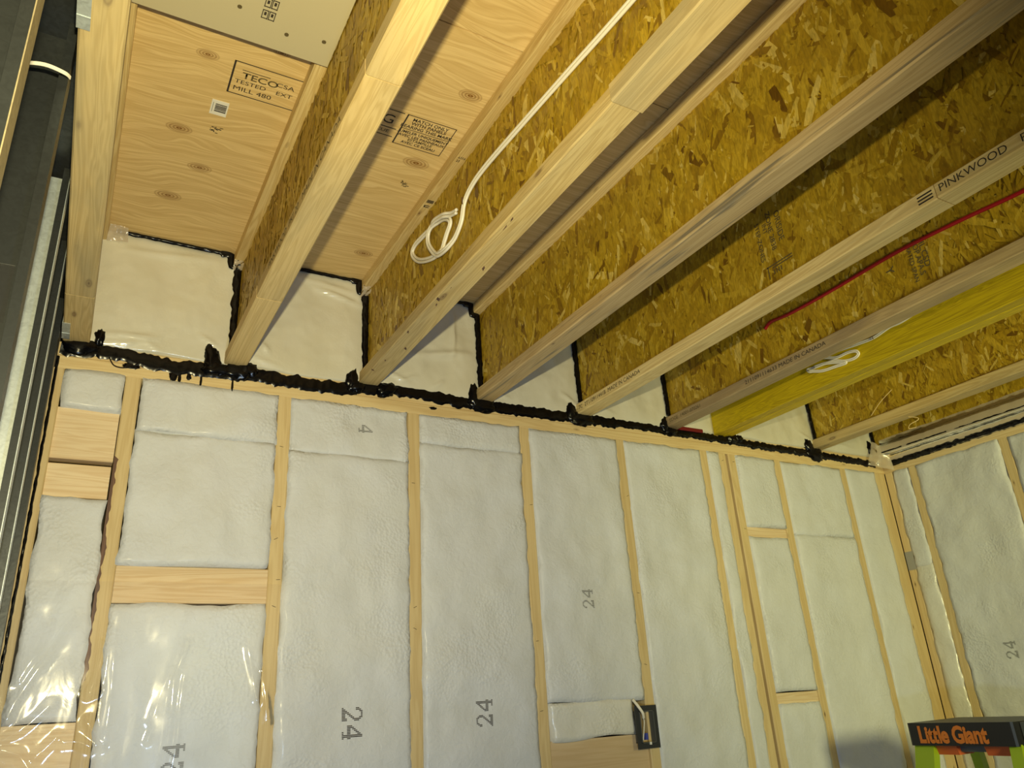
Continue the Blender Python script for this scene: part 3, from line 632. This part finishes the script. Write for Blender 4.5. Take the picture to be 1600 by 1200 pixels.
# ------------------------------------------------------------------ plastic sheet, strip and flaps
def seg_d(x, z, a, b):
    ux, uz = b[0] - a[0], b[1] - a[1]; t = max(0, min(1, ((x - a[0]) * ux + (z - a[1]) * uz) / (ux * ux + uz * uz + 1e-12)))
    return math.hypot(x - a[0] - ux * t, z - a[1] - uz * t), t
FOLD = [([(-.120, -.640), (-.137, -.707), (-.154, -.740), (-.163, -.765)], .006, .006), ([(-.066, -.63), (-.099, -.694), (-.130, -.741), (-.149, -.777), (-.165, -.813), (-.174, -.844)], .006, .006), ([(-.094, -.816), (-.130, -.856), (-.178, -.888)], .006, .005),
        ([(-.004, -.69), (-.009, -.759), (-.022, -.799), (-.008, -.793)], .008, .006), ([(.015, -.653), (.022, -.753), (.025, -.822), (.023, -.909), (.005, -.888), (-.018, -.857)], .008, .006), ([(.182, -.68), (.165, -.743), (.157, -.775), (.158, -.843), (.157, -.909), (.15, -.99)], .007, .007),
        ([(.180, -.76), (.175, -.83), (.177, -.90), (.172, -.97)], .006, .005), ([(.325, -.70), (.344, -.779), (.356, -.83)], .006, .008), ([(.131, -.853), (.121, -.882), (.113, -.906)], .005, .005), ([(-.176, -.903), (-.139, -.916), (-.110, -.955)], .007, .006), ([(-.073, -.885), (-.087, -.901), (-.110, -.925)], .007, .006),
        ([(.364, -.76), (.377, -.825), (.386, -.88)], .006, .007), ([(.185, -.577), (.171, -.654), (.157, -.728), (.138, -.785), (.12, -.86)], .004, .010), ([(-.063, -.896), (-.032, -.896), (.0, -.91)], .006, .006), ([(.03, -.62), (.036, -.75), (.034, -.88), (.05, -1.0)], .003, .007), ([(-.10, -.56), (-.12, -.62), (-.15, -.71)], .004, .007)]
m = MB(); x0, x1, z0, z1 = -.198, .400, -1.35, -.545; nx, nzv = 150, 200
for j in range(nzv + 1):
    for i in range(nx + 1):
        x = x0 + (x1 - x0) * i / nx; z = z0 + (z1 - z0) * j / nzv
        e = min(1, (z1 - z) / .25) * min(1, (x1 - x) / .03 + .15)
        h = .002 + e * (.006 + .0016 * nz(x, 2, z * .5, 8) + .0012 * nz(x * 1.6, 5, z * .3, 26))
        fm = 0.0
        for pts, hh, w in FOLD:
            best = 9; 
            for q in range(len(pts) - 1):
                d, t = seg_d(x, z, pts[q], pts[q + 1]); best = min(best, d)
            if best < w * 6: fm = max(fm, .68 * hh * math.exp(-(best / (w * 1.7)) ** 2) * (1 + .5 * nz(x, 9, z, 16)) + .20 * hh * math.exp(-(best / (w * .5)) ** 2))
        m.v.append((x, -.017 - h - fm, z))
for j in range(nzv):
    for i in range(nx): a = j * (nx + 1) + i; m.f.append((a, a + 1, a + nx + 2, a + nx + 1))
m.build('plastic_sheet', 'film', smooth=True, label='loose clear plastic sheet with shiny creases over the lower left of the back wall', cat='plastic sheet')
# milky strip over the right wall's edge joist
m = MB(); sec = [(XR - .004, .030), (XR - .006, .056), (XR - .012, .070), (JX[7] - .012, .070), (JX[7] - .034, .072), (JX[7] - .037, .082), (JX[7] - .037, .105), (JX[7] - .036, .118), (JX[7] - .020, .123), (JX[7] - .008, .128), (JX[7] - .0085, .150)]
ny = 150
for j in range(ny + 1):
    y = -.035 - 1.6 * j / ny
    for k, (x, z) in enumerate(sec):
        r = .0035 * nz(k * .9, y, 1, 14) + .002 * nz(k * 2, y, 4, 45); m.v.append((x - abs(r), y, z - r * .6 + (.006 * nz(0, y, 8, 5) if k == len(sec) - 1 else 0)))
for j in range(ny):
    for k in range(len(sec) - 1): a = j * len(sec) + k; m.f.append((a, a + 1, a + len(sec) + 1, a + len(sec)))
m.build('plastic_strip', 'film_milky', smooth=True, label='milky wrinkled plastic strip wrapped over the edge joist above the right wall', cat='plastic sheet')
def flap(pts, seed, label, n=14, amp=.006):
    """crumpled quad patch from four corners"""
    a, b, c, d = [Vector(p) for p in pts]; m = MB(); nn = (b - a).cross(d - a).normalized()
    for j in range(n + 1):
        for i in range(n + 1):
            u, w = i / n, j / n; p = (a * (1 - u) + b * u) * (1 - w) + (d * (1 - u) + c * u) * w
            m.v.append(tuple(p + nn * (amp * (nz(u * .3, w * .3, seed, 9) + .8 * abs(nz(u * .3, w * .3, seed + 2, 21))))))
    for j in range(n):
        for i in range(n): q = j * (n + 1) + i; m.f.append((q, q + 1, q + n + 2, q + n + 1))
    return m.build('plastic_flap', 'film_milky', smooth=True, label=label, cat='plastic sheet')
flap([(2.985, -.02, .028), (3.095, -.065, .000), (3.07, -.075, .085), (3.035, -.03, .140)], 3, 'crumpled milky plastic flap at the right back corner below the edge joist')
flap([(JX[1] - .032, -.006, .385), (JX[1] - .006, -.012, .385), (JX[1] - .004, -.045, .402), (JX[1] - .034, -.040, .404)], 5, 'small plastic flap under the top flange of the second joist')
flap([(JX[2] - .036, -.006, .378), (JX[2] - .006, -.012, .385), (JX[2] - .004, -.050, .401), (JX[2] - .036, -.045, .404)], 6, 'small plastic flap under the top flange of the third joist')
flap([(JX[0] + .030, -.008, .400), (JX[0] + .085, -.012, .405), (JX[0] + .08, -.04, .436), (JX[0] + .034, -.045, .434)], 7, 'small plastic flap at the ceiling right of the first joist')
MB().box(XR - .0016, XR - .0004, -.040, -.003, -.437, -.358).build('tape_patch', 'duct_tape', label='grey tape patch on the corner stud of the right wall', cat='tape')

# ------------------------------------------------------------------ electrical box
e = empty('electrical_box', (1.57, 0.0, -1.03), 'black plastic electrical box with a white cable, on a stud above the tan panel', 'electrical box')
m = MB(); xa, xb, za, zb = 1.526, 1.613, -1.029, -.904; t = .016; yb_ = -.020
for d in ((xa, xb, za, za + t), (xa, xb, zb - t, zb), (xa, xa + t, za + t, zb - t), (xb - t, xb, za + t, zb - t)): m.box(d[0], d[1], yb_, yb_ + .004, d[2], d[3])
m.build('flange_frame', 'box_black', e)
m = MB()
for d in ((xa + t, xa + t + .002, za + t, zb - t), (xb - t - .002, xb - t, za + t, zb - t), (xa + t, xb - t, za + t, za + t + .002), (xa + t, xb - t, zb - t - .002, zb - t)): m.box(d[0], d[1], yb_ - .003, .05, d[2], d[3])
m.build('box_wall', 'grey_plastic', e)
MB().box(xa + t, xb - t, .048, .05, za + t, zb - t).build('box_back', 'dark', e)
MB().box(1.564, 1.574, -.012, -.002, -1.004, -.985).build('clamp', 'blue', e)
m = MB(); m.box(1.568, 1.575, -.026, -.022, -1.018, -1.010); m.build('screw_tab', 'paper', e)
MB().tube(catmull([(1.530, -.012, -.886), (1.535, -.028, -.905), (1.548, -.030, -.925), (1.556, -.022, -.940)]), .0045, 8).build('electric_cable', 'cable', label='white cable sheath entering the black electrical box', cat='cable')
MB().tube(catmull([(1.558, -.016, -.936), (1.563, -.014, -.950), (1.560, -.012, -.975), (1.556, -.008, -1.005)]), .0018, 6).build('wire', 'cable', e)

# ------------------------------------------------------------------ cables
def flat_cable(name, runs, r, gap, mat, label, nrm=(-1, 0, 0)):
    m = MB(); N_ = Vector(nrm)
    for P in runs:
        for s in ((-1, 1) if gap else (0,)):
            Q = []
            for i, p in enumerate(P):
                t = (P[min(i + 1, len(P) - 1)] - P[max(i - 1, 0)]).normalized(); Q.append(p + N_.cross(t).normalized() * (s * gap))
            m.tube(Q, r, 8, up=nrm)
    return m.build(name, mat, smooth=True, label=label, cat='cable')
XW = JX[2] - .0048 - .005
main = [(-2.2, .215), (-1.8, .234), (-1.419, .256), (-1.22, .273), (-1.02, .289), (-.85, .300), (-.775, .293), (-.738, .272), (-.722, .237), (-.703, .219), (-.674, .206), (-.642, .197), (-.596, .206), (-.568, .224), (-.532, .271), (-.527, .302), (-.547, .318), (-.585, .315), (-.621, .302), (-.648, .282), (-.655, .264), (-.634, .248), (-.617, .232), (-.604, .217)]
lp = [(-.604, .212), (-.552, .223), (-.497, .245), (-.449, .272), (-.415, .304), (-.408, .325), (-.432, .334), (-.482, .329), (-.535, .322), (-.573, .318), (-.614, .307), (-.641, .296), (-.665, .286), (-.698, .274)]
r1 = catmull([(XW - .004 - (.006 if 10 < k < 17 else 0), y, z) for k, (y, z) in enumerate(main)], 5)
r2 = catmull([(XW - .006 - (.008 if 8 < k < 12 else 0), y, z) for k, (y, z) in enumerate(lp)], 5)
ck = flat_cable('electric_cable', [r1, r2], .0040, .0043, 'cable', 'white flat cable running down the third joist web and ending in loops')
for y, z in ((-.742, .276),): MB().tube([(XW - .011, y, z - .010), (XW - .011, y + .001, z + .010)], .0015, 5).build('cable_staple', 'bark', ck)
XY = 2.089 - .005
y1 = [(-1.9, .20), (-1.3, .185), (-.98, .176), (-.879, .166), (-.835, .167), (-.774, .157), (-.716, .161), (-.66, .168), (-.60, .175)]
y2 = [(-.56, .175), (-.584, .166), (-.625, .149), (-.669, .148), (-.699, .141), (-.708, .127), (-.69, .119), (-.654, .124), (-.611, .142), (-.564, .148), (-.524, .151), (-.502, .154), (-.510, .143), (-.527, .137), (-.564, .124), (-.617, .118), (-.657, .114), (-.652, .121), (-.632, .128), (-.579, .145), (-.533, .150)]
ck = flat_cable('electric_cable', [catmull([(XY, y, z) for y, z in y1], 5), catmull([(XY - .002 - .005 * (k > 11), y, z) for k, (y, z) in enumerate(y2)], 5)], .0027, .0028, 'cable', 'white cable coiled on the left face of the yellow beam')
MB().tube([(XY - .006, -.774, .150), (XY - .006, -.773, .165)], .0014, 5).build('cable_staple', 'bark', ck)
XD = JX[5] - .0048 - .0065
flat_cable('electric_cable', [catmull([(XD, y, z) for y, z in [(-2.2, .21), (-1.7, .222), (-1.407, .236), (-1.242, .251), (-1.05, .262), (-.821, .257), (-.654, .258), (-.572, .266), (-.542, .253)]], 6)], .0058, 0, 'red', 'red cable running along the joist web left of the yellow beam')
xs = JX[6] - .034
MB().tube(catmull([(JX[6] - .012, -.30, .128), (JX[6] - .02, -.36, .165), (JX[6] - .02, -.42, .195)]), .0014, 5).build('wood_splinter', 'straw', label='long pale splinter sticking up from the joist right of the yellow beam', cat='splinter')
MB().tube(catmull([(2.70, -.44, ZJ), (2.705, -.47, ZJ - .012), (2.70, -.475, ZJ - .024), (2.69, -.445, ZJ - .034), (2.70, -.43, ZJ - .045), (2.71, -.455, ZJ - .046)]), .0014, 5).build('wood_shaving', 'straw', label='curled pale shaving hanging under the joist right of the yellow beam', cat='shaving')

# ------------------------------------------------------------------ steel studs on the left
def steel_stud(yf, label, dark=False, d=.041, fl='steel'):
    e = empty('steel_stud', (XL - .04, yf, ZF), label, 'stud', 'steel studs of the left wall'); t = .0012; zt = .152
    s = 'steel_dark' if dark else 'steel'
    MB().box(XL - .092, XL, yf - t, yf, ZF, zt).build('web', s, e)
    MB().box(XL - t, XL, yf - d, yf - t, ZF, zt).build('flange', fl, e)
    MB().box(XL - .092, XL - .092 + t, yf - d, yf - t, ZF, zt).build('flange', s, e)
    m = MB(); m.box(XL - .013, XL - t, yf - d, yf - d + t, ZF, zt); m.box(XL - .013, XL - .013 + t, yf - d + t, yf - d + .010, ZF, zt); m.build('lip', 'steel_dark', e)
    m = MB(); m.box(XL - .092 + t, XL - .080, yf - d, yf - d + t, ZF, zt); m.build('lip', 'steel_dark', e)
    return e
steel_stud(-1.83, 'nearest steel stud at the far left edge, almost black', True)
steel_stud(-1.42, 'dark steel stud with a pale front edge, second from the left edge', True, fl='steel_tan_reflected')
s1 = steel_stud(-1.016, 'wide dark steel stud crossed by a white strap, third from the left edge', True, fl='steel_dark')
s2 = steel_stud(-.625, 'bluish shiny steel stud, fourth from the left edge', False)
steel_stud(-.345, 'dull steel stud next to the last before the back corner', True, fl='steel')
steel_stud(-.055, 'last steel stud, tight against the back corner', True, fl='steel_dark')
MB().box(XL - .080, XL - .060, -.627, -.6262, -.30, -.24).build('punched_hole', 'bark', s2)
e = empty('steel_track', (XL - .046, -2.0, .153), 'galvanised steel top track above the steel studs', 'track')
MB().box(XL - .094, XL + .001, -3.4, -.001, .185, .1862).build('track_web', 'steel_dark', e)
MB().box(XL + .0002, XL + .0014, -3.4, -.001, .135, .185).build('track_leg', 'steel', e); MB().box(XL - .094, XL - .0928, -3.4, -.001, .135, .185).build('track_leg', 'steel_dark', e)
m = MB(); pts = catmull([(XL - .085, -1.075, .020), (XL - .06, -1.085, .022), (XL - .03, -1.088, .028), (XL - .004, -1.080, .030), (XL + .004, -1.070, .032)], 5)
for p in pts: m.v += [tuple(p), (p.x, p.y, p.z + .0065)]
for k in range(len(pts) - 1): m.f.append((2 * k, 2 * k + 1, 2 * k + 3, 2 * k + 2))
o = m.build('plastic_strap', 'paper', label='thin white strap across the dark steel stud at top left', cat='strap'); sm = o.modifiers.new('s', 'SOLIDIFY'); sm.thickness = .001
def clip(y0, y1, label):
    e = empty('metal_clip', (JX[0] - .03, y0, ZJ), label, 'clip', 'galvanised clips under the first joist')
    MB().box(JX[0] - .034, JX[0] - .0157, y0, y1, ZJ - .0016, ZJ - .0002).build('plate', 'steel', e); MB().box(JX[0] - .0336, JX[0] - .0322, y0, y1, ZJ - .0002, ZJ + .07).build('tab', 'steel', e)
    MB().box(JX[0] - .034, JX[0] - .0157, y0 + (y1 - y0) * .62, y0 + (y1 - y0) * .66, ZJ - .0026, ZJ - .0016).build('rib', 'steel', e)
clip(-1.30, -1.21, 'galvanised clip under the first joist at the top edge of the picture'); clip(-1.205, -1.135, 'galvanised clip with a paper tag under the first joist near the top edge')
clip(-.115, -.02, 'galvanised clip under the first joist at the back wall')
MB().box(XL - .064, XL - .02, -1.0172 - .001, -1.0172, -.36, -.27).build('clear_sticker', 'film', label='clear rectangular sticker on the wide dark steel stud', cat='label')

# ------------------------------------------------------------------ stepladder
LX, LYa, LYb, LT = 2.212, -.473, -.797, -1.0
e = empty('step_ladder', (LX + .2, (LYa + LYb) / 2, ZF), 'green stepladder with black top cap lettered Little Giant, lower right', 'ladder')
m = MB(); m.prism('Z', LT - .062, LT, [(LX + .004, LYa), (LX + .30, LYa + .02), (LX + .30, LYb - .02), (LX + .004, LYb), (LX, LYb + .006), (LX, LYa - .006)])
cap = m.build('top_cap', 'dark', e)
text('Little Giant', .062, (LX, LYa - .032, LT - .053), LY, UZ, 'orange_ink', cap, sx=.80, bold=.0026, spacing=.95)
m = MB(); m.box(LX + .03, LX + .29, LYb - .021, LYb - .004, LT - .075, LT - .002); sp = m.build('side_bracket', 'grey_plastic', e)
for (x, z) in ((.045, -.018), (.05, -.052), (.10, -.03), (.16, -.02), (.16, -.05)): MB().tube([(LX + x, LYb - .0205, LT + z), (LX + x, LYb - .0235, LT + z)], .0045, 8).build('rivet', 'steel', sp)
def rail(yc, w, dirx, flare, name='rail'):
    m = MB(); top = LT - .058; x0 = LX + .012 if dirx < 0 else LX + .25; bx = x0 + dirx * .32; b = []
    for z, x, y in ((top, x0, yc), (ZF, bx, yc + flare)):
        n = len(m.v)
        m.v += [(x, y - w / 2, z), (x, y + w / 2, z), (x + .028, y + w / 2, z), (x + .028, y + w / 2 - .005, z), (x + .005, y + w / 2 - .005, z), (x + .005, y - w / 2 + .005, z), (x + .028, y - w / 2 + .005, z), (x + .028, y - w / 2, z)]
    for k in range(8): m.f.append((k, (k + 1) % 8, 8 + (k + 1) % 8, 8 + k))
    for b in (0, 8): m.f += [(b, b + 1, b + 4, b + 5), (b + 1, b + 2, b + 3, b + 4), (b, b + 5, b + 6, b + 7)]
    return m.build(name, 'green', e)
ra = rail(LYa - .035, .062, -1, .09); rail(LYb + .016, .034, -1, -.09); rail(LYa - .03, .03, 1, .10, 'rear_rail'); rail(LYb + .03, .03, 1, -.10, 'rear_rail')
for k in range(4):
    z = LT - .33 - k * .28; f = (LT - .058 - z) / (LT - .058 - ZF); x = LX + .012 - f * .32
    MB().board('Y', x, x + .09, LYb + .02 - f * .085, LYa - .03 + f * .085, z - .03, z, .004).build('step', 'grey_plastic', e)
m = MB(); m.prism('Y', LYa - .13, LYa - .055, [(LX + .03, LT - .088), (LX + .10, LT - .088), (LX + .11, LT - .06), (LX + .02, LT - .06)]); m.build('hinge_grip', 'orange', e)
m = MB(); m.prism('Y', LYb + .03, LYb + .11, [(LX + .03, LT - .088), (LX + .10, LT - .088), (LX + .11, LT - .06), (LX + .02, LT - .06)]); m.build('hinge_grip', 'orange', e)
m = MB(); m.box(LX + .04, LX + .09, LYb + .11, LYa - .13, LT - .080, LT - .062); m.build('spreader_bar', 'grey_plastic', e)
m = MB(); m.box(LX + .03, LX + .25, LYb - .018, LYb + .002, LT - .10, LT - .075); m.build('side_grip', 'orange', e)
m = MB(); m.box(LX + .05, LX + .25, LYb - .016, LYb + .002, LT - .20, LT - .10); m.build('side_plate', 'grey_plastic', e)
m = MB()
for k in range(7): z = LT - .085 - k * .013; m.box(LX + .0085 - k * .003, LX + .0105 - k * .003, LYa - .046, LYa - .028, z - .008, z)
m.build('rail_label', 'paper', ra)
